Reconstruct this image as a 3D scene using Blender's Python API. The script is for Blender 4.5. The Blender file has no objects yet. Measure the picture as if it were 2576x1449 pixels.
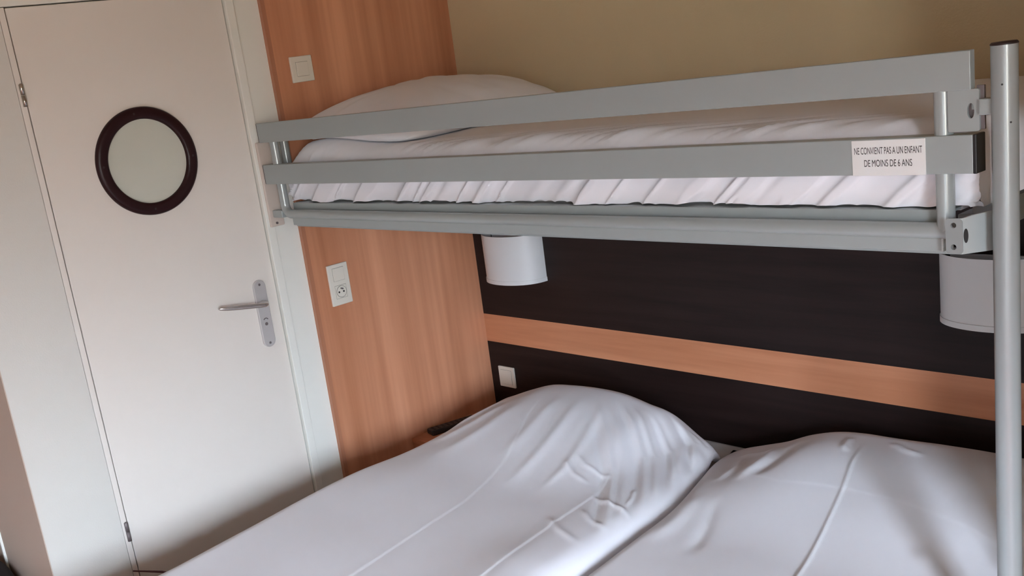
import bpy, bmesh, math
import numpy as np
from mathutils import Vector, Matrix

S = bpy.context.scene
COL = S.collection
Z0 = 1.10                      # floor is z = 0

# ------------------------------------------------------------------ camera
def make_camera():
    W, H = 2576, 1449
    f, ppx, ppy = 2631.204, -157.741, 117.268
    yaw, pit, rol = (math.radians(a) for a in (51.783057, -14.348254, -8.451679))
    fwd = Vector((-math.sin(yaw)*math.cos(pit), math.cos(yaw)*math.cos(pit), math.sin(pit)))
    right = Vector((math.cos(yaw), math.sin(yaw), 0))
    up = right.cross(fwd)
    R = math.cos(rol)*right + math.sin(rol)*up
    U = -math.sin(rol)*right + math.cos(rol)*up
    cam = bpy.data.cameras.new('camera')
    o = bpy.data.objects.new('camera', cam)
    COL.objects.link(o)
    M = Matrix((R, U, -fwd)).transposed().to_4x4()
    M.translation = Vector((3.015572, -2.586960, 0.623422 + Z0))
    o.matrix_world = M
    cam.sensor_width = 36
    cam.lens = f/W*36
    cam.shift_x = -ppx/W
    cam.shift_y = ppy/W
    cam.clip_start = 0.02
    S.camera = o
make_camera()

# ------------------------------------------------------------------ light
S.view_settings.view_transform = 'Standard'
S.view_settings.look = 'None'
S.view_settings.gamma = 1
S.view_settings.use_curve_mapping = False
S.view_settings.exposure = 0.0

WIN_Y0, WIN_Y1, WIN_Z0, WIN_Z1, WIN_X = -3.95, -3.10, 0.90, 2.09, 4.70
SKY = 119.0

def make_world():
    w = bpy.data.worlds.new('sky'); S.world = w
    w.use_nodes = True
    nt = w.node_tree; nt.nodes.clear()
    out = nt.nodes.new('ShaderNodeOutputWorld')
    bg = nt.nodes.new('ShaderNodeBackground')
    tc = nt.nodes.new('ShaderNodeTexCoord')
    sep = nt.nodes.new('ShaderNodeSeparateXYZ')
    mr = nt.nodes.new('ShaderNodeMapRange')
    mr.inputs['From Min'].default_value = -0.2
    mr.inputs['From Max'].default_value = 0.6
    ra = nt.nodes.new('ShaderNodeValToRGB')
    cr = ra.color_ramp
    cr.elements[0].position = 0.0; cr.elements[0].color = (.10, .085, .06, 1)
    cr.elements[1].position = 1.0; cr.elements[1].color = (1.12, 1.34, 1.62, 1)
    for p, c in ((.25, (.12, .11, .09, 1)), (.34, (.34, .38, .42, 1)), (.45, (.66, .77, .90, 1)), (.65, (1.09, 1.29, 1.54, 1))):
        e = cr.elements.new(p); e.color = c
    nt.links.new(tc.outputs['Generated'], sep.inputs[0])
    nt.links.new(sep.outputs['Z'], mr.inputs['Value'])
    nt.links.new(mr.outputs['Result'], ra.inputs['Fac'])
    nt.links.new(ra.outputs['Color'], bg.inputs['Color'])
    bg.inputs['Strength'].default_value = SKY
    nt.links.new(bg.outputs[0], out.inputs[0])
make_world()

def make_portal():
    l = bpy.data.lights.new('window_portal', 'AREA')
    l.shape = 'RECTANGLE'; l.size = WIN_Y1-WIN_Y0; l.size_y = WIN_Z1-WIN_Z0
    l.cycles.is_portal = True
    o = bpy.data.objects.new('window_portal', l); COL.objects.link(o)
    o.location = (WIN_X+.03, (WIN_Y0+WIN_Y1)/2, (WIN_Z0+WIN_Z1)/2)
    o.rotation_euler = (0, math.radians(90), 0)
    # area lights shine along -Z local; turn it to face the room (-X)
    o.rotation_euler = Vector((-1, 0, 0)).to_track_quat('-Z', 'Z').to_euler()
make_portal()

# ------------------------------------------------------------------ materials
def srgb(r, g, b):
    f = lambda c: (c/255/12.92 if c/255 <= .04045 else ((c/255+.055)/1.055)**2.4)
    return (f(r), f(g), f(b), 1)

def mat(name, col, rough=.6, metal=0.0, bump=None, spec=None, sheen=0.0, vary=None, coat=0.0):
    m = bpy.data.materials.new(name); m.use_nodes = True
    nt = m.node_tree; b = nt.nodes['Principled BSDF']
    b.inputs['Base Color'].default_value = col if len(col) == 4 else (*col, 1)
    b.inputs['Roughness'].default_value = rough
    b.inputs['Metallic'].default_value = metal
    if spec is not None: b.inputs['Specular IOR Level'].default_value = spec
    if sheen: b.inputs['Sheen Weight'].default_value = sheen
    if coat: b.inputs['Coat Weight'].default_value = coat
    tc = nt.nodes.new('ShaderNodeTexCoord')
    if vary:
        sc, amt = vary
        n = nt.nodes.new('ShaderNodeTexNoise'); n.inputs['Scale'].default_value = sc
        n.inputs['Detail'].default_value = 4
        mx = nt.nodes.new('ShaderNodeMix'); mx.data_type = 'RGBA'
        c = tuple(col[:3])
        mx.inputs[6].default_value = (*[x*(1-amt) for x in c], 1)
        mx.inputs[7].default_value = (*[min(1, x*(1+amt)) for x in c], 1)
        nt.links.new(tc.outputs['Object'], n.inputs['Vector'])
        nt.links.new(n.outputs['Fac'], mx.inputs[0])
        nt.links.new(mx.outputs[2], b.inputs['Base Color'])
    if bump:
        sc, st, dist = bump
        n = nt.nodes.new('ShaderNodeTexNoise'); n.inputs['Scale'].default_value = sc
        n.inputs['Detail'].default_value = 3
        bp = nt.nodes.new('ShaderNodeBump'); bp.inputs['Strength'].default_value = st
        bp.inputs['Distance'].default_value = dist
        nt.links.new(tc.outputs['Object'], n.inputs['Vector'])
        nt.links.new(n.outputs['Fac'], bp.inputs['Height'])
        nt.links.new(bp.outputs[0], b.inputs['Normal'])
    return m

def wood(name, dark, light, scale, rough=.42, spec=.5):
    """laminate with broad soft figure and a fine grain; scale stretches the figure"""
    m = bpy.data.materials.new(name); m.use_nodes = True
    nt = m.node_tree; b = nt.nodes['Principled BSDF']
    tc = nt.nodes.new('ShaderNodeTexCoord')
    mp = nt.nodes.new('ShaderNodeMapping'); mp.inputs['Scale'].default_value = scale
    nt.links.new(tc.outputs['Object'], mp.inputs[0])
    n1 = nt.nodes.new('ShaderNodeTexNoise'); n1.inputs['Scale'].default_value = 1.0
    n1.inputs['Detail'].default_value = 3; n1.inputs['Distortion'].default_value = .35
    n2 = nt.nodes.new('ShaderNodeTexNoise'); n2.inputs['Scale'].default_value = 7.0
    n2.inputs['Detail'].default_value = 4
    nt.links.new(mp.outputs[0], n1.inputs[0]); nt.links.new(mp.outputs[0], n2.inputs[0])
    add = nt.nodes.new('ShaderNodeMath'); add.operation = 'MULTIPLY_ADD'
    nt.links.new(n2.outputs['Fac'], add.inputs[0]); add.inputs[1].default_value = .24
    nt.links.new(n1.outputs['Fac'], add.inputs[2])
    r = nt.nodes.new('ShaderNodeValToRGB')
    r.color_ramp.elements[0].position = .40; r.color_ramp.elements[0].color = (*dark, 1)
    r.color_ramp.elements[1].position = .86; r.color_ramp.elements[1].color = (*light, 1)
    nt.links.new(add.outputs[0], r.inputs[0])
    nt.links.new(r.outputs[0], b.inputs['Base Color'])
    b.inputs['Roughness'].default_value = rough
    b.inputs['Specular IOR Level'].default_value = spec
    return m

M = {}
M['paint'] = mat('painted wall', (.66, .645, .595), .75, bump=(220, .12, .004))
M['door'] = mat('painted door', (.78, .735, .675), .5, bump=(320, .05, .002))
M['frame'] = mat('door frame paint', (.84, .85, .79), .45)
M['beige'] = mat('beige wall', (.68, .56, .36), .8, bump=(160, .15, .004), vary=(3, .03))
M['hall'] = mat('hall wall', (.56, .45, .37), .8, bump=(160, .15, .004))
M['ceiling'] = mat('ceiling white', (.56, .51, .43), .85, bump=(90, .1, .004))
M['floor'] = wood('red brown floor', (.26, .080, .042), (.38, .13, .07), (6, 1.2, 1), .5)
M['wood'] = wood('orange beech laminate', (.43, .165, .078), (.79, .385, .225), (1, 7, .30), .42)
M['wood_x'] = wood('orange beech laminate across', (.47, .175, .080), (.70, .315, .170), (.7, 1, 13), .42)
M['dark'] = wood('wenge laminate', (.009, .0045, .0042), (.022, .012, .011), (1.5, 1, 26), .5, .25)
M['metal'] = mat('silver grey painted metal', (.345, .385, .385), .38, .15, bump=(900, .05, .0006))
M['post'] = mat('silver grey tube', (.29, .315, .32), .25, .15, spec=.6, bump=(900, .05, .0006))
M['blackp'] = mat('black plastic', (.012, .012, .013), .45)
M['browncap'] = mat('dark brown plastic', (.02, .010, .010), .5)
M['sheet'] = mat('white cotton', (.90, .91, .965), .85, sheen=.15, bump=(700, .06, .001))
M['pillow'] = mat('white pillowcase', (.88, .88, .92), .85, sheen=.15, bump=(700, .06, .001))
M['plastic'] = mat('white plastic', (.80, .77, .68), .35)
M['groove'] = mat('switch shadow gap', (.27, .255, .21), .6)
M['lampw'] = mat('white lamp shade', (.74, .75, .76), .35)
M['ring'] = mat('dark red brown ring', (.020, .005, .006), .36, spec=.22)
M['pane'] = mat('frosted porthole pane', (.60, .61, .53), .35, vary=(6, .04))
M['alu'] = mat('satin aluminium', (.58, .565, .56), .38, .3)
M['chrome'] = mat('polished handle', (.70, .66, .64), .24, .8)
M['hinge'] = mat('hinge steel', (.50, .47, .42), .22, 1.0)
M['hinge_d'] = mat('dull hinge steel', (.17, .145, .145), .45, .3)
M['hole'] = mat('dark hole', (.015, .014, .014), .8)
M['sign'] = mat('engraved white plate', (.78, .80, .80), .45, bump=(600, .15, .001))
M['ink'] = mat('black lettering', (.02, .02, .02), .6)
M['bag'] = mat('dark cloth', (.008, .005, .006), .9)
M['mattress'] = mat('mattress ticking', (.62, .61, .60), .9)
M['wallplate'] = mat('pale wall plate', (.60, .53, .47), .6)
M['tubeshade'] = mat('shaded grey steel', (.20, .20, .20), .5)  # darker grey: the post's shade put into the lower lug's colour
M['tube'] = mat('glossy grey tube', (.35, .385, .385), .20, .15, spec=.7)
M['edge'] = wood('dark wood edging', (.35, .140, .072), (.52, .235, .135), (1, 9, .35), .42)
M['strap'] = mat('dark red strap', (.07, .012, .014), .6)

# ------------------------------------------------------------------ object helpers
def wloc(o):
    v = Vector((0, 0, 0))
    while o: v += o.location; o = o.parent
    return v

def link(name, me, m=None, parent=None, smooth=False):
    """mesh given in world coordinates -> one object, child of parent"""
    o = bpy.data.objects.new(name, me); COL.objects.link(o)
    if parent is not None:
        me.transform(Matrix.Translation(-wloc(parent)))
        o.parent = parent
    if m is not None: me.materials.append(m)
    if smooth:
        for p in me.polygons: p.use_smooth = True
    return o

def obj(name, bm, m=None, parent=None, smooth=False):
    bmesh.ops.recalc_face_normals(bm, faces=bm.faces)
    me = bpy.data.meshes.new(name); bm.to_mesh(me); bm.free()
    return link(name, me, m, parent, smooth)

def thing(name, label, cat, loc, group=None):
    o = bpy.data.objects.new(name, None); COL.objects.link(o)
    o.empty_display_size = .05
    o.location = loc
    tag(o, label, cat, group)
    return o

def tag(o, label, cat, group=None):
    o['label'] = label; o['category'] = cat
    if group: o['group'] = group
    return o

def struct(o, label=None):
    o['kind'] = 'structure'
    if label: o['label'] = label
    return o

def add_box(bm, x0, x1, y0, y1, z0, z1, bevel=0, seg=2):
    M4 = Matrix.Translation(((x0+x1)/2, (y0+y1)/2, (z0+z1)/2)) @ Matrix.Diagonal((x1-x0, y1-y0, z1-z0, 1))
    r = bmesh.ops.create_cube(bm, size=1, matrix=M4)
    if bevel:
        es = list({e for v in r['verts'] for e in v.link_edges})
        bmesh.ops.bevel(bm, geom=es, offset=bevel, segments=seg, profile=.5, affect='EDGES')

def box(x0, x1, y0, y1, z0, z1, bevel=0, seg=2):
    bm = bmesh.new(); add_box(bm, x0, x1, y0, y1, z0, z1, bevel, seg); return bm

def add_tube(bm, pts, r, n=20, cap=True):
    pts = [Vector(p) for p in pts]
    rings = []
    T0 = (pts[1]-pts[0]).normalized()
    a = T0.orthogonal().normalized()
    for i, p in enumerate(pts):
        T = ((pts[i+1]-p).normalized() if i == 0 else (p-pts[i-1]).normalized() if i == len(pts)-1
             else ((pts[i+1]-p).normalized()+(p-pts[i-1]).normalized()).normalized())
        a = (a - T*a.dot(T)).normalized(); b = T.cross(a)
        rr = float(r[i] if isinstance(r, (list, tuple)) else r)
        rings.append([bm.verts.new(p + rr*(math.cos(t)*a+math.sin(t)*b)) for t in (2*math.pi*k/n for k in range(n))])
    for i in range(len(rings)-1):
        for k in range(n):
            bm.faces.new((rings[i][k], rings[i][(k+1) % n], rings[i+1][(k+1) % n], rings[i+1][k]))
    if cap:
        bm.faces.new(rings[0][::-1]); bm.faces.new(rings[-1])

def tube(pts, r, n=20):
    bm = bmesh.new(); add_tube(bm, pts, r, n); return bm

def arc(c, a, b, r, n=8):
    """quarter arc: centre c, from direction a to direction b"""
    c, a, b = Vector(c), Vector(a), Vector(b)
    return [c + r*(math.cos(t)*a + math.sin(t)*b) for t in (math.pi/2*k/n for k in range(n+1))]

def lathe(axis_o, ax, u, prof, n=64):
    """surface of revolution about axis ax through axis_o; prof = [(radius, along)], closed loop if first==last"""
    bm = bmesh.new()
    o, ax, u = Vector(axis_o), Vector(ax).normalized(), Vector(u).normalized()
    v = ax.cross(u)
    closed = prof[0] == prof[-1]
    P = prof[:-1] if closed else prof
    rings = []
    for r, h in P:
        if r < 1e-7: rings.append([bm.verts.new(o+ax*h)])
        else: rings.append([bm.verts.new(o+ax*h+r*(math.cos(t)*u+math.sin(t)*v)) for t in (2*math.pi*k/n for k in range(n))])
    m = len(rings)
    for i in range(m if closed else m-1):
        A, B = rings[i], rings[(i+1) % m]
        for k in range(n):
            k2 = (k+1) % n
            if len(A) == 1 and len(B) == 1: continue
            if len(A) == 1: bm.faces.new((A[0], B[k], B[k2]))
            elif len(B) == 1: bm.faces.new((A[k], A[k2], B[0]))
            else: bm.faces.new((A[k], A[k2], B[k2], B[k]))
    return bm

def smooth_by_angle(o, ang=40):
    me = o.data
    for p in me.polygons: p.use_smooth = True
    try: me.set_sharp_from_angle(angle=math.radians(ang))
    except Exception: pass
    return o

def grid_mesh(name, P, m, parent=None, subsurf=0):
    """P: (nu, nv, 3) array"""
    nu, nv = P.shape[:2]
    idx = np.arange(nu*nv).reshape(nu, nv)
    f = np.stack([idx[:-1, :-1], idx[1:, :-1], idx[1:, 1:], idx[:-1, 1:]], -1).reshape(-1, 4)
    me = bpy.data.meshes.new(name)
    me.from_pydata(P.reshape(-1, 3).tolist(), [], f.tolist())
    me.update()
    return link(name, me, m, parent, True)

# value noise, vectorised
def _h(ix, iy, s):
    n = (ix.astype(np.int64)*374761393 + iy.astype(np.int64)*668265263 + s*2147483647) & 0xffffffff
    n = ((n ^ (n >> 13))*1274126177) & 0xffffffff
    return ((n ^ (n >> 16)) & 0xffff)/65535.0
def noise(x, y, s=0):
    ix, iy = np.floor(x), np.floor(y); fx, fy = x-ix, y-iy
    ux, uy = fx*fx*fx*(fx*(fx*6-15)+10), fy*fy*fy*(fy*(fy*6-15)+10)
    a, b, c, d = _h(ix, iy, s), _h(ix+1, iy, s), _h(ix, iy+1, s), _h(ix+1, iy+1, s)
    return (a*(1-ux)+b*ux)*(1-uy)+(c*(1-ux)+d*ux)*uy
def ss(x, a, b):
    t = np.clip((x-a)/(b-a), 0, 1); return t*t*(3-2*t)
def stroke(X, Y, pts, w, amp, fade=.25, asym=0.0):
    """a fold or ironed crease along a polyline: ridge of half width w and height amp"""
    pts = np.array(pts, float); best = np.full(X.shape, 1e9); tt = np.zeros(X.shape); sg = np.zeros(X.shape)
    L = np.r_[0, np.cumsum(np.hypot(*np.diff(pts, axis=0).T))]
    for i in range(len(pts)-1):
        a, b = pts[i], pts[i+1]; d = b-a; l2 = d@d
        t = np.clip(((X-a[0])*d[0]+(Y-a[1])*d[1])/l2, 0, 1)
        dx, dy = X-a[0]-t*d[0], Y-a[1]-t*d[1]
        q = np.hypot(dx, dy); k = q < best
        best = np.where(k, q, best); tt = np.where(k, (L[i]+t*(L[i+1]-L[i]))/L[-1], tt)
        sg = np.where(k, (d[0]*dy-d[1]*dx)/math.sqrt(l2), sg)
    env = ss(tt, 0, fade)*(1-ss(tt, 1-fade, 1))
    z = amp*env*np.exp(-(best/w)**2)
    if asym: z += asym*env*np.tanh(sg/w)*np.exp(-(best/(6*w))**2)
    return z
def cr(xs, ps):
    """smooth interpolation through control points (x, z)"""
    px, pz = np.array(ps, float).T
    m = np.gradient(pz, px)
    i = np.clip(np.searchsorted(px, xs)-1, 0, len(px)-2)
    h = px[i+1]-px[i]; t = np.clip((xs-px[i])/h, 0, 1)
    return ((2*t**3-3*t**2+1)*pz[i]+(t**3-2*t**2+t)*h*m[i]+(-2*t**3+3*t**2)*pz[i+1]+(t**3-t**2)*h*m[i+1])

# ------------------------------------------------------------------ room shell
def slab(name, m, *b):
    return struct(obj(name, box(*b), m))

YB = -.0125                     # face of the back wall
CEIL = 2.52
XR, YF, XL = WIN_X, -4.4, -1.7
slab('floor', M['floor'], XL-.1, XR+.15, YF-.1, .15, -.1, 0)
slab('ceiling', M['ceiling'], XL-.1, XR+.15, YF-.1, .15, CEIL, CEIL+.1)
slab('wall_back', M['beige'], -.12, XR+.15, YB, YB+.12, 0, CEIL)
# wall with the bathroom door: full core, the door leaf and its frame are set in front of it
def wall_left():
    bm = bmesh.new()
    add_box(bm, -.12, -.045, -1.8098, YB, 0, CEIL)
    add_box(bm, -.05, 0, -1.8098, -1.5835, 0, CEIL)
    add_box(bm, -.05, 0, -.874, YB, 0, CEIL)
    add_box(bm, -.05, 0, -1.5835, -.874, 2.064, CEIL)
    return struct(obj('wall_left', bm, M['paint']))
wall_left()
slab('wall_hall', M['hall'], XL-.1, -.0005, -1.8126, -1.8100, 0, CEIL)
slab('wall_far_left', M['hall'], XL-.1, XL, YF, -1.8126, 0, CEIL)
slab('wall_front', M['paint'], XL-.1, XR+.15, YF-.1, YF, 0, CEIL)
def wall_right():
    bm = bmesh.new()
    x0, x1 = XR, XR+.12
    add_box(bm, x0, x1, YF, WIN_Y0, 0, CEIL)
    add_box(bm, x0, x1, WIN_Y1, YB, 0, CEIL)
    add_box(bm, x0, x1, WIN_Y0, WIN_Y1, 0, WIN_Z0)
    add_box(bm, x0, x1, WIN_Y0, WIN_Y1, WIN_Z1, CEIL)
    return struct(obj('wall_right', bm, M['paint']))
wall_right()
slab('wall_shade_stub', M['beige'], 2.43, 2.52, -.87, YB, 0, CEIL)  # unseen stub wall, added to shade the right bed and right lamp
# hall end: white door jamb standing against the hall wall
slab('trim_1', M['frame'], -.499, -.487, -1.8200, -1.8126, 0, 2.1)

# ------------------------------------------------------------------ bathroom door
def bathroom_door():
    y0, y1, zt = -1.5605, -.9035, 2.0403
    d = struct(obj('door_1', box(-.040, -.004, y0, y1, .008, zt, .0015, 1), M['door']),
               'white flush door with a dark ringed porthole')
    # porthole
    c = Vector((-.004, -1.2515, Z0+.4735))
    ro, ri = .1605, .1245
    ring = obj('porthole_ring', lathe(c, (1, 0, 0), (0, 0, 1),
        [(ri, -.002), (ri, .010), (ri+.003, .0135), (ri+.010, .0155), (ro-.012, .0155), (ro-.004, .0125), (ro, .007), (ro, -.001), (ri, -.002)], 96), M['ring'], d)
    smooth_by_angle(ring, 50); ring['label'] = 'dark red-brown porthole ring'
    for y, z in ((-1.269, .616), (-1.111, .467), (-1.264, .332), (-1.410, .479)):
        v = Vector((0, y, z+Z0)) - Vector((0, c.y, c.z)); v = v.normalized()*((ro+ri)/2)
        smooth_by_angle(obj('screw', lathe(c+v+Vector((.0150, 0, 0)), (1, 0, 0), (0, 0, 1), [(.0035, 0), (.0032, .0012), (0, .0016)], 16), M['browncap'], ring), 60)
    pane = obj('porthole_pane', lathe(c, (1, 0, 0), (0, 0, 1), [(ri+.002, -.001), (ri+.002, .002), (0, .002)], 96), M['pane'], d)
    pane['label'] = 'greenish grey porthole pane'
    # handle: long back plate and lever
    bm = bmesh.new()
    hy, z0, z1, w = -.9665, Z0-.189, Z0+.037, .0225
    loop = []
    for k in range(25):
        t = math.pi*k/24; loop.append((hy+w*math.cos(t), z1-w+w*math.sin(t)))
    for k in range(25):
        t = math.pi+math.pi*k/24; loop.append((hy+w*math.cos(t), z0+w+w*math.sin(t)))
    A = [bm.verts.new((-.004, y, z)) for y, z in loop]
    B = [bm.verts.new((.003, y, z)) for y, z in loop]
    C = [bm.verts.new((.0055, hy+(y-hy)*.90, (z-(z0+z1)/2)*.985+(z0+z1)/2)) for y, z in loop]
    for P, Q in ((A, B), (B, C)):
        for k in range(len(P)):
            bm.faces.new((P[k], P[(k+1) % len(P)], Q[(k+1) % len(P)], Q[k]))
    bm.faces.new(C); bm.faces.new(A[::-1])
    plate = smooth_by_angle(obj('handle_plate', bm, M['alu'], d), 25)
    plate['label'] = 'satin aluminium handle back plate'
    for z in (.022, -.175):
        smooth_by_angle(obj('screw', lathe((.0055, hy, Z0+z), (1, 0, 0), (0, 0, 1), [(.0042, 0), (.004, .001), (.0015, .0012), (0, .0004)], 16), M['hinge_d'], plate), 50)
    bm = bmesh.new()
    add_tube(bm, [(.0058, hy-.0005+.009*math.cos(t), Z0-.100+.009*math.sin(t)) for t in np.linspace(.5, 2.6, 9)], .0016, 8)
    add_tube(bm, [(.0050, hy-.001, Z0-.110), (.0068, hy-.001, Z0-.110)], .0055, 18)
    obj('lock_cylinder', bm, M['hinge_d'], plate)
    lz = Z0-.0405
    lev = [(.005, hy-.001, lz), (.020, hy-.001, lz), (.034, hy-.003, lz+.0005), (.043, hy-.010, lz+.001), (.048, hy-.024, lz+.003),
           (.050, hy-.050, lz+.008), (.052, hy-.090, lz+.015), (.053, hy-.130, lz+.022), (.052, hy-.160, lz+.0275), (.048, hy-.174, lz+.030), (.044, hy-.179, lz+.031)]
    rad = [.0105, .0095, .0085, .0080, .0080, .0083, .0086, .0082, .0072, .0055, .0025]
    # smooth the path
    P = np.array(lev); t = np.linspace(0, len(P)-1, 60)
    Q = np.stack([cr(t, np.c_[np.arange(len(P)), P[:, k]]) for k in range(3)], 1)
    rr = list(np.interp(t, np.arange(len(P)), rad))
    o = smooth_by_angle(obj('lever', tube(Q.tolist(), rr, 20), M['chrome'], d), 60)
    o['label'] = 'polished lever handle'
    # hinges on the left edge
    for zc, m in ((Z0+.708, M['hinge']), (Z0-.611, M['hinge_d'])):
        h = obj('hinge', tube([(.003, -1.5695, zc-.031), (.003, -1.5695, zc-.001)], .0062, 16), m, d, True)
        obj('hinge_barrel', tube([(.003, -1.5695, zc+.001), (.003, -1.5695, zc+.029), (.003, -1.5695, zc+.032)], [.0062, .0062, .003], 16), m, h, True)
    # frame around the leaf
    bm = bmesh.new()
    add_box(bm, -.05, .011, -.9005, -.8721, 0, 2.064, .002)
    add_box(bm, -.05, .009, -1.5835, -.8721, 2.0435, 2.072, .002)
    struct(obj('trim_2', bm, M['frame']))
    struct(obj('trim_8', box(-.045, -.0015, -1.5815, -1.5645, 0, 2.042, .001, 1), M['door']))
    bm = box(-.002, .004, -.8705, -.7815, 0, CEIL, .001, 1)
    struct(obj('trim_3', bm, M['frame']))
bathroom_door()

# ------------------------------------------------------------------ wall panels
slab('trim_4', M['wood'], -.01, .020, -.7815, YB, 0, CEIL)['label'] = 'orange wood wall panel'
slab('trim_9', M['edge'], .0005, .0206, -.7830, -.7680, 0, CEIL)
YH = -.046                      # front of headboard
HT = Z0+.16
slab('trim_5', M['dark'], .020, XR, YH, YB, Z0-.317, HT)['label'] = 'dark headboard panel above the wood stripe'
slab('trim_6', M['wood_x'], .020, XR, YH, YB, Z0-.4265, Z0-.317)['label'] = 'orange wood stripe across the headboard'
slab('trim_7', M['dark'], .020, XR, YH, YB, 0, Z0-.4265)['label'] = 'dark headboard panel below the wood stripe'

# ------------------------------------------------------------------ switches
def plate_on_x(t, x, y0, y1, z0, z1, m):
    return obj('face_plate', box(x, x+.0085, y0, y1, z0, z1, .0025, 2), m, t)

def upper_switch():
    y0, y1, z0, z1 = -.717, -.6335, Z0+.636, Z0+.718
    t = thing('light_switch', 'square white light switch on the wood panel above the bunk pillow', 'light switch', (.020, (y0+y1)/2, z0), 'light switches')
    plate_on_x(t, .020, y0, y1, z0, z1, M['plastic'])
    c = (y0+y1)/2, (z0+z1)/2
    obj('gap', box(.0275, .0289, c[0]-.0230, c[0]+.0230, c[1]-.0230, c[1]+.0230), M['groove'], t)
    obj('rocker', box(.0275, .0310, c[0]-.0222, c[0]+.0222, c[1]-.0222, c[1]+.0222, .0012), M['plastic'], t)
upper_switch()

def socket_unit():
    y0, y1, z0, z1 = -.7155, -.6325, Z0-.1175, Z0+.025
    t = thing('switch_socket', 'tall white wall plate with a switch above a power socket on wood panel', 'switch and socket', (.020, (y0+y1)/2, z0))
    plate_on_x(t, .020, y0, y1, z0, z1, M['plastic'])
    yc = (y0+y1)/2
    zc = z0+.107
    obj('gap', box(.0275, .0289, yc-.0230, yc+.0230, zc-.0230, zc+.0230), M['groove'], t)
    obj('rocker', box(.0275, .0310, yc-.0222, yc+.0222, zc-.0222, zc+.0222, .0012), M['plastic'], t)
    zc = z0+.046
    obj('gap', box(.0275, .0289, yc-.0230, yc+.0230, zc-.0230, zc+.0230), M['groove'], t)
    s = obj('socket', box(.0275, .0300, yc-.0222, yc+.0222, zc-.0222, zc+.0222, .0012), M['plastic'], t)
    r = obj('socket_well', lathe((.0300, yc, zc), (1, 0, 0), (0, 0, 1), [(.0205, -.0005), (.0205, .0012), (.0185, .0012), (.0175, -.0003), (0, -.0003)], 40), M['plastic'], s)
    smooth_by_angle(r, 30)
    obj('socket_ring', lathe((.0300, yc, zc), (1, 0, 0), (0, 0, 1), [(.0205, 0), (.0205, .0016), (.0192, .0016), (.0192, 0), (.0205, 0)], 40), M['groove'], s)
    for dy in (-.0095, .0095):
        obj('pin_hole', tube([(.0295, yc+dy, zc-.001), (.0304, yc+dy, zc-.001)], .0034, 14), M['hole'], s)
    obj('earth_pin', tube([(.0295, yc, zc+.011), (.042, yc, zc+.011)], .0026, 12), M['hinge_d'], s)
socket_unit()

def bed_switch():
    x0, x1, z0, z1 = .070, .1555, Z0-.602, Z0-.520
    t = thing('light_switch', 'square white light switch on the dark headboard beside the left duvet hump', 'light switch', ((x0+x1)/2, YH, z0), 'light switches')
    obj('face_plate', box(x0, x1, YH-.0085, YH, z0, z1, .0025, 2), M['plastic'], t)
    c = (x0+x1)/2, (z0+z1)/2
    obj('gap', box(c[0]-.0290, c[0]+.0290, YH-.0089, YH-.008, c[1]-.0290, c[1]+.0290), M['groove'], t)
    obj('rocker', box(c[0]-.0282, c[0]+.0282, YH-.0110, YH-.008, c[1]-.0282, c[1]+.0282, .0012), M['plastic'], t)
bed_switch()

# ------------------------------------------------------------------ wall lamps
def lamp(x0, x1, z0, z1, label):
    xc, rx, ry = (x0+x1)/2, (x1-x0)/2, .105
    t = thing('wall_lamp', label, 'wall lamp', (xc, YH, z0), 'headboard wall lamps')
    obj('back_plate', box(x0+.02, x1-.02, YH-.012, YH, z0+.012, z1-.012, .002), M['lampw'], t)
    def shell(za, zb, off, name):
        n = 48; bm = bmesh.new(); rows = []
        for z, o in ((za, off), (zb, off), (zb, off-.003), (za, off-.003)):
            rows.append([bm.verts.new((xc-(rx+o)*math.cos(a), YH-(ry+o)*math.sin(a)**.85, z)) for a in (math.pi*k/n for k in range(n+1))])
        for i in range(4):
            for k in range(n):
                bm.faces.new((rows[i][k], rows[i][k+1], rows[(i+1) % 4][k+1], rows[(i+1) % 4][k]))
        for k in (0, n): bm.faces.new([r[k] for r in rows])
        return smooth_by_angle(obj(name, bm, M['lampw'], t), 40)
    shell(z0+.013, z1, 0, 'shade')
    shell(z0, z0+.0145, .002, 'rim')
    obj('lamp_holder', tube([(xc, YH-.012, (z0+z1)/2), (xc, YH-.05, (z0+z1)/2)], .018, 20), M['plastic'], t, True)
    obj('bulb', lathe((xc, YH-.05, (z0+z1)/2), (0, -1, 0), (0, 0, 1), [(.010, 0), (.012, .006), (.020, .018), (.022, .028), (.016, .040), (0, .046)], 24), M['lampw'], t, True)
lamp(.119, .391, Z0-.163, Z0+.012, 'white half round wall lamp on the dark headboard nearest the corner')
lamp(1.803, 2.075, Z0-.163, Z0+.012, 'grey-white half round wall lamp on the headboard behind the bunk post')

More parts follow.
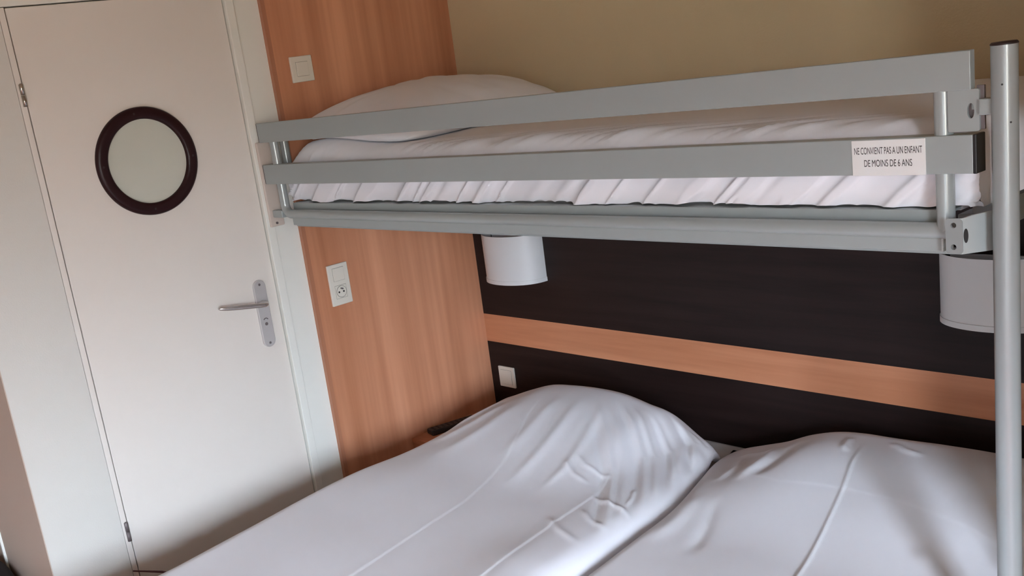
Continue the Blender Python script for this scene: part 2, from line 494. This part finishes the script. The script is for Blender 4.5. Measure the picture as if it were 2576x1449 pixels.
# ------------------------------------------------------------------ bunk bed
YR = -.8838                     # front face of the rails
def bunk():
    t = thing('bunk_bed', 'silver grey metal upper bunk with guard rails on a tall round post', 'bunk bed', (2.3027, -.8838, 0))
    rt = .0146
    # rails
    top = obj('guard_rail', box(.024, 2.250, -.8806, -.8640, Z0+.4681, Z0+.5292, .0015), M['metal'], t)
    obj('end_cap', box(.0205, .0255, -.8800, -.8646, Z0+.469, Z0+.5285, .001), M['blackp'], top)
    mid = obj('guard_rail', box(.024, 2.2535, YR, -.8520, Z0+.3361, Z0+.3982, .0015), M['metal'], t)
    obj('end_cap', box(.0205, .0255, YR+.0005, -.8525, Z0+.337, Z0+.3975, .001), M['blackp'], mid)
    e = obj('end_cap', box(2.2525, 2.2590, YR-.0002, -.8515, Z0+.3358, Z0+.3985, .0015), M['blackp'], mid)
    e['label'] = 'black plastic end cap'
    # bent guard tube: down the left end, along the bottom, up to the lower rail end
    yt = -.866
    xl, xr, zb = .0887, 2.1997, Z0+.2378
    R = .03
    left = [(xl, yt, Z0+.500), (xl, yt, zb+R)] + [tuple(p) for p in arc((xl+R, yt, zb+R), (-1, 0, 0), (0, 0, -1), R)][1:]
    o = obj('guard_tube', tube(left + [(xr+.012, yt, zb)], rt, 24), M['tube'], t)
    smooth_by_angle(o, 60)
    smooth_by_angle(obj('guard_tube', tube([(xr, yt, Z0+.490), (xr, yt, zb)], rt, 24), M['tube'], t), 60)
    smooth_by_angle(obj('guard_tube', tube([(.044, -.803, Z0+.505), (.044, -.803, Z0+.385)], rt, 24), M['tube'], t), 60)
    # side channel carrying the mattress
    bm = bmesh.new()
    ya, yb, za, zc = -.846, -.812, Z0+.1935, Z0+.2690
    prof = [(ya, za), (ya, zc), (yb, zc), (yb, zc-.004), (ya+.004, zc-.004), (ya+.004, za+.004), (yb, za+.004), (yb, za)]
    A = [bm.verts.new((.105, y, z)) for y, z in prof]; B = [bm.verts.new((2.200, y, z)) for y, z in prof]
    for k in range(len(prof)):
        bm.faces.new((A[k], A[(k+1) % 8], B[(k+1) % 8], B[k]))
    bm.faces.new(A); bm.faces.new(B[::-1])
    add_box(bm, .135, 2.1990, -.8765, ya+.002, Z0+.2035, Z0+.2290, .003)
    obj('side_channel', bm, M['metal'], t)
    bm = bmesh.new()
    add_box(bm, .105, 2.200, -.075, -.055, za, zc)
    add_box(bm, .105, .125, -.82, -.055, za, zc)
    obj('back_channel', bm, M['metal'], t)
    obj('platform', box(.105, 2.199, -.811, -.078, Z0+.262, Z0+.2685), M['mattress'], t)
    # pale plate on the wall that carries the left end
    b = obj('wall_plate', box(.0045, .0200, -.890, -.838, Z0+.196, Z0+.470, .004, 3), M['wallplate'], t)
    b['label'] = 'pale plate screwed to the wall'
    obj('bracket_arm', box(.0205, .078, -.878, -.854, Z0+.226, Z0+.250, .003), M['metal'], t)
    obj('bolt', tube([(.0195, -.868, Z0+.207), (.0235, -.868, Z0+.207)], .004, 12), M['hinge_d'], b)
    # upper end plate with slot
    def plate_with_holes(x0, x1, z0, z1, y, th, holes, rad, seg=24):
        """thin plate in xz with rounded corners and through holes (holes: cx, cz, rx, rz)"""
        bm = bmesh.new()
        def rr(x0, x1, z0, z1, r):
            pts = []
            for cx, cz, a0 in ((x1-r, z1-r, 0), (x0+r, z1-r, 90), (x0+r, z0+r, 180), (x1-r, z0+r, 270)):
                for k in range(7):
                    a = math.radians(a0+15*k); pts.append((cx+r*math.cos(a), cz+r*math.sin(a)))
            return pts
        es = []
        for loop in [rr(x0, x1, z0, z1, rad)] + [[(cx+rx*math.cos(2*math.pi*k/seg), cz+rz*math.sin(2*math.pi*k/seg)) for k in range(seg)] for cx, cz, rx, rz in holes]:
            vs = [bm.verts.new((x, y, z)) for x, z in loop]
            es += [bm.edges.new((vs[k], vs[(k+1) % len(vs)])) for k in range(len(vs))]
        bmesh.ops.triangle_fill(bm, use_beauty=True, edges=es)
        # drop triangles that fell inside a hole
        kill = [f for f in bm.faces if any(((f.calc_center_median().x-cx)/rx)**2+((f.calc_center_median().z-cz)/rz)**2 < .9 for cx, cz, rx, rz in holes)]
        bmesh.ops.delete(bm, geom=kill, context='FACES')
        r = bmesh.ops.extrude_face_region(bm, geom=list(bm.faces))
        bmesh.ops.translate(bm, vec=(0, th, 0), verts=[v for v in r['geom'] if isinstance(v, bmesh.types.BMVert)])
        return bm
    p = obj('end_plate', plate_with_holes(2.2125, 2.262, Z0+.4030, Z0+.4690, -.8790, .005, [(2.2487, Z0+.4353, .0056, .0122)], .003), M['metal'], t)
    obj('latch', box(2.2480, 2.2560, -.8735, -.8705, Z0+.4365, Z0+.4480), M['metal'], p)
    obj('slot_backing', box(2.2400, 2.2585, -.8700, -.8660, Z0+.4190, Z0+.4520), M['hinge_d'], p)  # dark plate added behind the slot to give it a shaded inside
    bm = bmesh.new()
    add_box(bm, 2.256, 2.268, -.874, -.868, Z0+.405, Z0+.474, .001)
    add_box(bm, 2.262, 2.2735, -.874, -.862, Z0+.4265, Z0+.4445, .001)
    obj('hook', bm, M['hinge_d'], p)
    # lower corner bracket: front flange with two holes, side plate with one
    fl = obj('corner_bracket', plate_with_holes(2.2165, 2.2440, Z0+.2085, Z0+.2672, -.9050, .004,
             [(2.2295, Z0+.2560, .0046, .0046), (2.2290, Z0+.2200, .0046, .0046)], .006), M['post'], t)
    bm = bmesh.new()
    n = 12; pts = []
    for k in range(n+1):
        a = math.pi/2*k/n
        pts.append((2.2400+.0060*math.sin(a), -.8990-.0060*math.cos(a)))
    pts = pts[:n//2+1]                 # stop the bend half way: the cheek runs off at an angle towards the post
    e = pts[-1]
    pts += [(e[0]+.4*(2.2725-e[0]), e[1]+.4*(-.8690-e[1])), (2.2725, -.8690), (2.2755, -.8640), (2.2770, -.8570), (2.2772, -.845), (2.2772, -.790), (2.262, -.778), (2.205, -.777)]
    inn = []
    for i, q in enumerate(pts):
        a, b2 = pts[max(i-1, 0)], pts[min(i+1, len(pts)-1)]
        tx, ty = b2[0]-a[0], b2[1]-a[1]; L = math.hypot(tx, ty)
        inn.append((q[0]-.004*ty/L, q[1]+.004*tx/L))
    lo, hi = Z0+.2085, Z0+.2672
    for i in range(len(pts)-1):
        h0, h1 = (hi+.006*min(1, max(0, (pts[k][0]-2.2445)/.02)) for k in (i, i+1))
        if i >= n//2+7: h0 = h1 = hi
        V = [bm.verts.new((x, y, z)) for (x, y), z in ((pts[i], lo), (pts[i+1], lo), (pts[i+1], h1), (pts[i], h0), (inn[i], lo), (inn[i+1], lo), (inn[i+1], h1), (inn[i], h0))]
        for f in ((0, 1, 2, 3), (7, 6, 5, 4), (0, 4, 5, 1), (3, 2, 6, 7)): bm.faces.new([V[k] for k in f])
    bmesh.ops.remove_doubles(bm, verts=bm.verts, dist=1e-6)
    smooth_by_angle(obj('side_plate', bm, M['metal'], fl), 40)
    bm = bmesh.new()
    d = Vector((2.2725-e[0], -.8690-e[1], 0)).normalized(); nn = Vector((d.y, -d.x, 0)); c0 = Vector((e[0], e[1], Z0+.2385))+d*.0042
    R0 = [bm.verts.new(c0+nn*.0002+d*.0038*math.cos(t)+Vector((0, 0, .0118*math.sin(t)))) for t in (2*math.pi*k/28 for k in range(28))]
    R1 = [bm.verts.new(v.co+nn*.0005) for v in R0]
    for k in range(28): bm.faces.new((R0[k], R0[(k+1) % 28], R1[(k+1) % 28], R1[k]))
    bm.faces.new(R1); bm.faces.new(R0[::-1])
    obj('hole', bm, M['hole'], fl)
    obj('cross_channel', box(2.176, 2.204, -.775, -.078, Z0+.1985, Z0+.2480, .003), M['metal'], t)
    # tall post
    px, py, pr = 2.3027, -.8838, .01925
    po = smooth_by_angle(obj('post', tube([(px, py, .0), (px, py, Z0+.5345)], pr, 48), M['post'], t), 60)
    cap = smooth_by_angle(obj('post_cap', lathe((px, py, Z0+.5345), (0, 0, 1), (1, 0, 0), [(pr+.0006, -.002), (pr+.0006, .0000), (pr-.0015, .0024), (0, .0028)], 40), M['browncap'], po), 50)
    cap['label'] = 'dark brown plastic cap'
    obj('post_lug', box(px-.038, px-.012, py-.004, py+.020, Z0+.4285, Z0+.4535, .002), M['metal'], po)
    obj('post_lug', box(2.2790, px-.004, py+.020, py+.060, Z0+.222, Z0+.256, .001), M['tubeshade'], po)
    # small dents in the paint
    for dx, z in ((-.002, .4745), (.008, .4165)):
        obj('scratch', lathe((px+dx*1.0+.006, py-math.sqrt(pr*pr-(dx+.006)**2)-.0001, Z0+z), ((dx+.006)/pr, -1, 0), (0, 0, 1), [(.0016, -.0005), (.0015, .0003), (0, .0004)], 10), M['hole'], po)
    # warning sign on the lower rail
    x0, x1, z0, z1 = 2.0482, 2.1774, Z0+.3357, Z0+.3963
    sg = obj('warning_sign', box(x0, x1, YR-.0022, YR+.0002, z0, z1, .0004, 1), M['sign'], t)
    sg['label'] = 'white plate reading NE CONVIENT PAS A UN ENFANT DE MOINS DE 6 ANS'
    bm = bmesh.new()
    for body, w, zc in (('NE CONVIENT PAS A UN ENFANT', .1195, z1-.0178), ('DE MOINS DE 6 ANS', .0845, z1-.0392)):
        cu = bpy.data.curves.new('t', 'FONT'); cu.body = body; cu.size = 1; cu.space_word = .85
        to = bpy.data.objects.new('t', cu); COL.objects.link(to)
        bpy.context.view_layer.update()
        me = bpy.data.meshes.new_from_object(to.evaluated_get(bpy.context.evaluated_depsgraph_get()))
        bpy.data.objects.remove(to)
        co = np.array([v.co[:] for v in me.vertices]); mn, mx = co.min(0), co.max(0)
        sx, sz = w/(mx[0]-mn[0]), .0118/(mx[1]-mn[1])
        for v in me.vertices:
            v.co = ((x0+x1)/2+(v.co.x-(mn[0]+mx[0])/2)*sx, YR-.0025, zc+(v.co.y-(mn[1]+mx[1])/2)*sz)
        bm.from_mesh(me)
    obj('lettering', bm, M['ink'], sg)
    return t
bunk()

# ------------------------------------------------------------------ soft furnishings
def skirt_axis(lo, hi, n, R, drop):
    """positions along one axis plus how far the cloth has dropped: flat, a rounded edge, then straight down"""
    a = np.linspace(0, math.pi/2, 9)[1:]
    ex = np.r_[R*np.sin(a), np.full(30, R)]
    ez = np.r_[R*(1-np.cos(a)), R+np.linspace(0, drop-R, 31)[1:]]
    mid = np.linspace(lo+R, hi-R, n)
    pos = np.r_[(lo+R-ex)[::-1], mid, hi-R+ex]
    dz = np.r_[ez[::-1], np.zeros(n), ez]
    return pos, dz

def upper_top(X, Y):
    top = Z0+.428 + .030*np.exp(-((X-.27)/.20)**2) - .012*ss(X, 1.3, 2.24)
    top = top - .045*(1-ss(X, .06, .19))          # left end of the bedding slumps over the edge
    return top + .004*(noise(X*4, Y*5, 3)-.5)

def upper_mattress():
    x, dx = skirt_axis(.062, 2.243, 560, .05, .165)
    y, dy = skirt_axis(-.832, -.056, 110, .05, .165)
    X, Y = np.meshgrid(x, y, indexing='ij'); DX, DY = np.meshgrid(dx, dy, indexing='ij')
    d = np.minimum((DX**4+DY**4)**.25, .165)
    top = upper_top(X, Y)
    Z = top - d/.165*(top-Z0-.2720)
    # fans of pulled folds running from the front edge back over the top
    u = X - 1.7*(Y+.83)
    front = 1-ss(Y, -.80, -.60)
    fold = (1-np.abs(noise(u*11, Y*1.5, 11)-.5)*2)**3 + .6*(1-np.abs(noise(u*24, Y*2, 12)-.5)*2)**3
    mid = np.exp(-((X-1.5)/.55)**2)
    Z += (d < .03)*(fold-.5)*.0085*front*(.35+mid)
    # folds on the hanging front
    side = ss(d, .012, .05)*(Y < -.7)
    v = X - 1.15*(Z-Z0-.34)
    f = (1-np.abs(noise(v*9, Z*2, 21)-.5)*2)**3*.9 + (1-np.abs(noise(v*21+3, Z*5, 22)-.5)*2)**4*.55 + noise(v*5, Z*3, 23)*.5
    Y2 = Y - side*(f-.55)*.020*(.4+ss(d, .03, .12))
    # puckers in the hem
    hem = ss(d, .13, .165)*(Y < -.7)
    Z += hem*(.006*(noise(X*11, Y*0, 31)-.45) + .005*(np.abs(noise(X*26, Y*0, 32)-.5)*2-.4))
    Y2 = np.maximum(Y2 + hem*.006, np.where(Y < -.7, -.8405, -9))
    Z = np.maximum(Z, Z0+.2705)
    X2 = X + ss(d, .03, .1)*(X < .2)*.006*(noise(Y*14, Z*10, 41)-.5)
    t = thing('mattress', 'white sheeted mattress on the upper bunk behind the guard rails', 'mattress', (1.15, -.45, Z0+.2700))
    grid_mesh('sheet', np.stack([X2, Y2, Z], -1), M['sheet'], t)
    obj('core', box(.085, 2.220, -.810, -.075, Z0+.2700, Z0+.345, .01), M['mattress'], t)
upper_mattress()

def pillow_mesh(name, parent, c, a, b, th, m, tilt=(0, 0, 0), pw=2.6, seed=1, n=72, wr=.006, rnd=.06, floor=None):
    """stuffed cushion: two puffed faces meeting in a seam; a, b half sizes"""
    s = np.linspace(-1, 1, n)
    # cluster points near the seam
    s = np.sign(s)*(1-(1-np.abs(s))**1.35)
    U, V = np.meshgrid(s, s, indexing='ij')
    pin = 1-.07*(1-U**2)*np.abs(V)**3; pin2 = 1-.07*(1-V**2)*np.abs(U)**3
    x, y = a*U*pin2*np.sqrt(1-rnd*2*V**4), b*V*pin*np.sqrt(1-rnd*2*U**4)
    h = th*(np.clip(1-np.abs(U)**pw, 0, 1)*np.clip(1-np.abs(V)**pw, 0, 1))**.52
    edge = np.clip(1-np.maximum(np.abs(U), np.abs(V)), 0, 1)
    ang = np.arctan2(V, U)
    w = wr*(noise(ang*6+9, np.hypot(U, V)*2, seed)-.5)*(1-edge)*2 + wr*.7*(noise(U*4+5, V*4+5, seed+1)-.5)
    w = w*np.clip(edge*8, 0, 1)
    R = (Matrix.Rotation(tilt[2], 3, 'Z') @ Matrix.Rotation(tilt[1], 3, 'Y') @ Matrix.Rotation(tilt[0], 3, 'X'))
    R = np.array(R)
    idx = np.arange(n*n).reshape(n, n)
    T = np.stack([x, y, h*.62+w], -1).reshape(-1, 3); B = np.stack([x, y, -h*.38], -1).reshape(-1, 3)
    P = np.r_[T, B] @ R.T + np.array(c)
    if floor is not None:
        k = np.maximum(0, floor(P[:, 0], P[:, 1])+.003-P[:, 2])
        P[:, 2] += k; P[:n*n, 2] += np.where(k[:n*n] > 0, .0015, 0)
    f = np.stack([idx[:-1, :-1], idx[1:, :-1], idx[1:, 1:], idx[:-1, 1:]], -1).reshape(-1, 4)
    g = f[:, ::-1]+n*n
    me = bpy.data.meshes.new(name)
    me.from_pydata(P.tolist(), [], np.r_[f, g].tolist())
    bm = bmesh.new(); bm.from_mesh(me); bmesh.ops.remove_doubles(bm, verts=bm.verts, dist=2e-4); bm.to_mesh(me); bm.free()
    return link(name, me, m, parent, True)

def upper_pillow():
    o = pillow_mesh('pillow', None, (.365, -.470, Z0+.487), .290, .355, .152, M['pillow'], (.075, .085, .08), seed=5, floor=upper_top)
    tag(o, 'plump white pillow at the head of the upper bunk', 'pillow', 'white pillows')
upper_pillow()

# lower beds -------------------------------------------------------
def lower_bed(x0, x1, label):
    t = thing('single_bed', label, 'bed', ((x0+x1)/2, -1.03, 0), 'single beds pushed together')
    obj('bed_base', box(x0+.01, x1-.01, -1.99, -.052, .10, .30, .01), M['dark'], t)
    obj('mattress', box(x0, x1, -2.0, -.050, .3005, Z0-.635, .03, 3), M['mattress'], t)
    for x in (x0+.06, x1-.06):
        for y in (-1.93, -.11):
            obj('leg', box(x-.025, x+.025, y-.025, y+.025, 0, .101, .003), M['blackp'], t)
lower_bed(.430, 1.285, 'single bed nearest the porthole door, under the left white duvet')
lower_bed(1.345, 2.235, 'single bed beside the bunk post, under the right white duvet')

def edge_round(d, R):
    d = np.clip(d, 0, R); return R-np.sqrt(np.maximum(R*R-(R-d)**2, 0))

def duvet(name, xl, xr, y0, y1, zf, hem, nx, ny, label, xdrop=(.16, .16)):
    """xl(y), xr(y) edges; zf(X, Y, a) top surface; hem: drop of the hanging sides"""
    b = np.linspace(0, 1, ny); y = y1+(y0-y1)*b
    a = np.linspace(0, 1, nx); a = .5-.5*np.cos(math.pi*(a*.86+.07)); a = (a-a[0])/(a[-1]-a[0])
    A, Y = np.meshgrid(a, y, indexing='ij')
    XL, XRr = xl(Y), xr(Y)
    X = XL+(XRr-XL)*A
    Z = zf(X, Y, A, X-XL, XRr-X)
    P = np.stack([X, Y, Z], -1)
    n = 12
    k = np.linspace(0, 1, n+1)[1:, None]
    def side(row, sgn, drop):
        x, yy, z = row[:, 0], row[:, 1], row[:, 2]
        wv = .003*(noise(yy*9, yy*0, 51)-.5)
        xs = x[None]-sgn*(.010*k-.022*k*k) + wv[None]*k
        return np.stack([xs, np.broadcast_to(yy, xs.shape), z[None]-drop*k], -1)
    Lft = side(P[0], 1, xdrop[0])[::-1]; Rgt = side(P[-1], -1, xdrop[1])
    P = np.concatenate([Lft, P, Rgt], 0)
    inside = (P[..., 0] > .425) & (P[..., 0] < 2.24)
    P[..., 2] = np.where(inside, np.maximum(P[..., 2], Z0-.6305), P[..., 2])
    # head and foot hems hang down too
    m = 8; kk = np.linspace(0, 1, m+1)[1:]
    def hemrow(col, dy, drop, lim):
        return np.stack([np.stack([col[:, 0], col[:, 1]+dy*(1-(1-q)**2), np.maximum(col[:, 2]-drop*q, np.where(lim*np.ones(len(col)) > 0, Z0-.6305, Z0-.78))], -1) for q in kk], 1)
    Hd = hemrow(P[:, 0], .006, hem, 1)[:, ::-1]; Ft = hemrow(P[:, -1], -.03, .2, 0)
    P = np.concatenate([Hd, P, Ft], 1)
    o = grid_mesh(name, P, M['sheet'])
    return tag(o, label, 'duvet', 'white duvets on the lower beds')

def cloth_noise(X, Y, amp=1.0):
    z = .010*(noise(X*3.1+7, Y*2.3+3, 61)-.5) + .0035*(noise(X*7+1, Y*6+2, 62)-.5)
    return amp*z

def left_duvet():
    xl = lambda Y: .375+.075*ss(-Y, .85, 1.75) - .055*np.exp(-((Y+.28)/.16)**2)
    xr = lambda Y: cr(-Y, [(.10, 1.150), (.20, 1.186), (.30, 1.226), (.42, 1.276), (.60, 1.338), (.85, 1.375), (1.10, 1.405), (1.50, 1.435), (2.10, 1.465)])+.008*ss(-Y, .15, .3)
    prof = [(.25, -.61), (.31, -.572), (.40, -.520), (.52, -.467), (.60, -.441), (.674, -.431), (.79, -.4235), (.90, -.4270), (.98, -.4430), (1.07, -.465), (1.110, -.492), (1.15, -.524), (1.19, -.553), (1.27, -.59)]
    def zf(X, Y, A, dl, dr):
        base = -.532 - .020*ss(-Y, .9, 1.8) - edge_round(dl, .075)*.9 - edge_round(dr, .065)*.85
        base += .012*np.exp(-((dr-.13)/.10)**2)*ss(-Y, .75, 1.15)
        base -= .014*np.exp(-((dl-.06)/.10)**2)*np.exp(-((Y+.62)/.25)**2)
        h = cr(X, prof)
        wy = 1-ss(-Y, .31, .86)
        back = np.clip(Y+.30, 0, 1)
        h = .5*(h+base+np.sqrt((h-base)**2+.036**2))-.008
        z = h*wy+base*(1-wy) - 6.0*back**2
        # the pillow's right end slopes out to a flat corner lying on the other duvet
        z += cloth_noise(X, Y)
        # ironed lengthwise creases
        z += stroke(X, Y, [(.640, -.34), (.70, -.50), (.812, -.704), (.90, -.953), (.96, -1.341), (1.0, -1.7)], .0028, .0002, .12, -.0008)
        z += stroke(X, Y, [(1.115, -.55), (1.185, -.735), (1.212, -.908), (1.275, -1.215), (1.33, -1.5)], .0028, .0003, .12, -.0010)
        # drapes fanning from the pillow to the right edge and to the foot
        rg = np.random.RandomState(7)
        for i in range(13):
            q = i/12
            ye = -.36-.62*q**1.15
            xe = float(xr(np.array([ye]))[0])-.012
            st = (1.11-.30*q+.02*rg.rand(), -.235-.10*q-.03*rg.rand())
            md = (st[0]*.5+xe*.5+.018, st[1]*.5+ye*.5+.035)
            z += stroke(X, Y, [st, (st[0]*.75+xe*.25+.012, st[1]*.75+ye*.25+.025), md, (st[0]*.2+xe*.8+.008, st[1]*.2+ye*.8+.015), (xe, ye)],
                        .009+.007*rg.rand(), (.0045+.0035*rg.rand())*(1 if i % 3 else -.8), .3)
        for q, w, am in (
            ([(.80, -.33), (.86, -.50), (.90, -.68), (.93, -.85)], .020, .006),
            ([(.90, -.36), (.97, -.52), (1.02, -.68), (1.04, -.82)], .016, .006),
            ([(.72, -.36), (.77, -.55), (.80, -.74)], .025, .006),
            ([(.99, -.60), (1.06, -.635), (1.13, -.64), (1.18, -.635)], .008, .0035),
            ([(.97, -.64), (1.06, -.685), (1.14, -.70)], .008, .0035),
            ([(1.17, -.74), (1.24, -.76), (1.31, -.77), (1.36, -.79)], .008, .005),
            ([(1.21, -.82), (1.28, -.86), (1.36, -.88)], .009, .004),
            ([(1.16, -.90), (1.26, -.95), (1.36, -.98)], .011, .004),
            ([(1.24, -.64), (1.28, -.70), (1.31, -.76)], .006, .005),
            ([(.52, -.40), (.50, -.56), (.46, -.72)], .025, .006),
            ([(.46, -.34), (.43, -.47), (.40, -.60)], .014, .006),
            ([(.49, -.36), (.455, -.50), (.42, -.64)], .010, -.004),
            ([(.60, -.42), (.60, -.60), (.58, -.80)], .030, .005),
        ):
            z += stroke(X, Y, q, w, am, .3)
        # waves along the right edge
        z += .005*(noise(Y*13, X*2, 71)-.5)*np.exp(-(dr/.10)**2)
        return z+Z0
    duvet('duvet', xl, xr, -2.05, -.20, zf, .008, 340, 460, 'white duvet over the left bed, humped over a pillow by the switch', (.19, .03))
left_duvet()

def right_duvet():
    xl = lambda Y: cr(-Y, [(.05, 1.165), (.10, 1.172), (.20, 1.206), (.30, 1.244), (.42, 1.292), (.60, 1.352), (.85, 1.390), (1.10, 1.419), (1.50, 1.449), (2.10, 1.479)])
    xr = lambda Y: 2.272+0*Y
    prof = [(1.15, -.655), (1.235, -.602), (1.317, -.5700), (1.40, -.540), (1.48, -.503), (1.554, -.4800), (1.62, -.4715), (1.69, -.4685), (1.84, -.4625), (1.98, -.4605), (2.10, -.470), (2.20, -.50), (2.28, -.56)]
    def zf(X, Y, A, dl, dr):
        base = -.548 - .012*ss(-Y, .9, 1.8) - edge_round(dl, .05)*1.2 - edge_round(dr, .07)*.9
        h = cr(X, prof)
        wy = 1-ss(-Y, .24, .78)
        back = np.clip(Y+.185, 0, 1)
        z = h*wy+base*(1-wy) - 4.0*back**2
        z += cloth_noise(X+3, Y)
        z += stroke(X, Y, [(1.670, -.22), (1.70, -.34), (1.735, -.446), (1.787, -.642), (1.851, -.887), (1.93, -1.25)], .0050, .0042, .12, .0010)
        z += stroke(X, Y, [(1.40, -.44), (1.577, -.475), (1.7275, -.444), (1.876, -.451), (2.0535, -.484), (2.2, -.52)], .005, .0005, .15, .0004)
        for q, w, am in (
            ([(1.42, -.24), (1.45, -.36), (1.46, -.50)], .020, .011),
            ([(1.50, -.22), (1.50, -.36), (1.49, -.47)], .020, -.010),
            ([(1.34, -.28), (1.38, -.38), (1.40, -.50)], .014, .007),
            ([(1.30, -.26), (1.38, -.27), (1.46, -.26)], .012, .006),
            ([(1.40, -.56), (1.44, -.70), (1.46, -.86)], .022, .007),
            ([(1.46, -.58), (1.53, -.72), (1.58, -.86)], .018, -.006),
            ([(1.62, -.20), (1.64, -.27), (1.66, -.30)], .010, .006),
            ([(1.72, -.19), (1.78, -.23), (1.84, -.25)], .012, .005),
            ([(1.95, -.18), (2.02, -.28), (2.10, -.40)], .030, .008),
            ([(2.08, -.30), (2.10, -.45), (2.16, -.58)], .025, -.007),
            ([(1.98, -.58), (2.06, -.66), (2.12, -.72)], .020, .006),
        ):
            z += stroke(X, Y, q, w, am, .3)
        return z+Z0
    duvet('duvet', xl, xr, -2.05, -.115, zf, .06, 320, 440, 'white duvet over the right bed beside the tall bunk post', (.13, .18))
right_duvet()

def bed_pillow():
    o = pillow_mesh('pillow', None, (.815, -.300, Z0-.584), .330, .225, .080, M['pillow'], (-.03, .12, -.05), seed=9, rnd=.16, floor=lambda x, y: Z0-.635+0*x)
    tag(o, 'white pillow corner poking out between the two lower duvets', 'pillow', 'white pillows')
bed_pillow()

# ------------------------------------------------------------------ bedside shelf and remote
def shelf():
    t = thing('bedside_shelf', 'orange wooden bedside shelf in the corner beside the left bed', 'shelf', (.16, -.25, Z0-.86))
    obj('shelf_top', box(.020, .300, -.475, YH, Z0-.701, Z0-.683, .001, 1), M['wood'], t)
    obj('side_panel', box(.022, .298, -.473, -.455, Z0-.86, Z0-.7015, .001, 1), M['wood'], t)
    obj('side_panel', box(.022, .298, -.066, YH, Z0-.86, Z0-.7015, .001, 1), M['wood'], t)
    obj('shelf_bottom', box(.022, .298, -.4545, -.0665, Z0-.86, Z0-.842, .001, 1), M['wood'], t)
shelf()

def remote():
    t = thing('remote_control', 'black remote control lying on the wooden bedside shelf', 'remote control', (.081, -.323, Z0-.683))
    bm = box(-.024, .024, -.098, .098, 0, .021, .006, 3)
    bmesh.ops.rotate(bm, verts=bm.verts, matrix=Matrix.Rotation(-.22, 3, 'Z'), cent=(0, 0, 0))
    bmesh.ops.translate(bm, verts=bm.verts, vec=(.081, -.323, Z0-.683))
    obj('body', bm, M['blackp'], t)
    bm = bmesh.new()
    for i in range(8):
        for j in range(3):
            add_box(bm, -.016+.012*j, -.008+.012*j, -.085+.020*i, -.076+.020*i, .0205, .0225, .0015, 1)
    bmesh.ops.rotate(bm, verts=bm.verts, matrix=Matrix.Rotation(-.22, 3, 'Z'), cent=(0, 0, 0))
    bmesh.ops.translate(bm, verts=bm.verts, vec=(.081, -.323, Z0-.683))
    obj('buttons', bm, M['browncap'], t)
remote()

# ------------------------------------------------------------------ dark things at the lower left
def bag():
    n, m = 40, 24
    th = np.linspace(0, 2*math.pi, n+1); ph = np.linspace(0, 1, m)
    Tm, Pm = np.meshgrid(th, ph, indexing='ij')
    prof = np.interp(Pm, [0, .08, .4, .75, .90, .97, 1], [.94, 1.0, 1.02, .98, .90, .68, .0])
    r = prof*(1+.10*(noise(np.cos(Tm)*2+5, np.sin(Tm)*2+Pm*4, 81)-.5))
    P = np.stack([-.42+.33*r*np.cos(Tm), -1.930+.105*r*np.sin(Tm), .405*Pm], -1)
    o = grid_mesh('bag', P, M['bag'])
    tag(o, 'dark rounded cloth bag against the hall wall at the bottom left corner', 'bag')
bag()

def strap():
    bm = tube([(.055, -1.60, Z0-.715), (.10, -1.53, Z0-.735), (.16, -1.48, Z0-.757), (.24, -1.42, Z0-.79), (.33, -1.38, Z0-.84), (.37, -1.37, Z0-.90)], [.0022, .0036, .0042, .0042, .0042, .0042], 10)
    o = obj('strap', bm, M['strap'], None, True)
    tag(o, 'dark red strap end showing between the left bed and the door', 'strap')
strap()
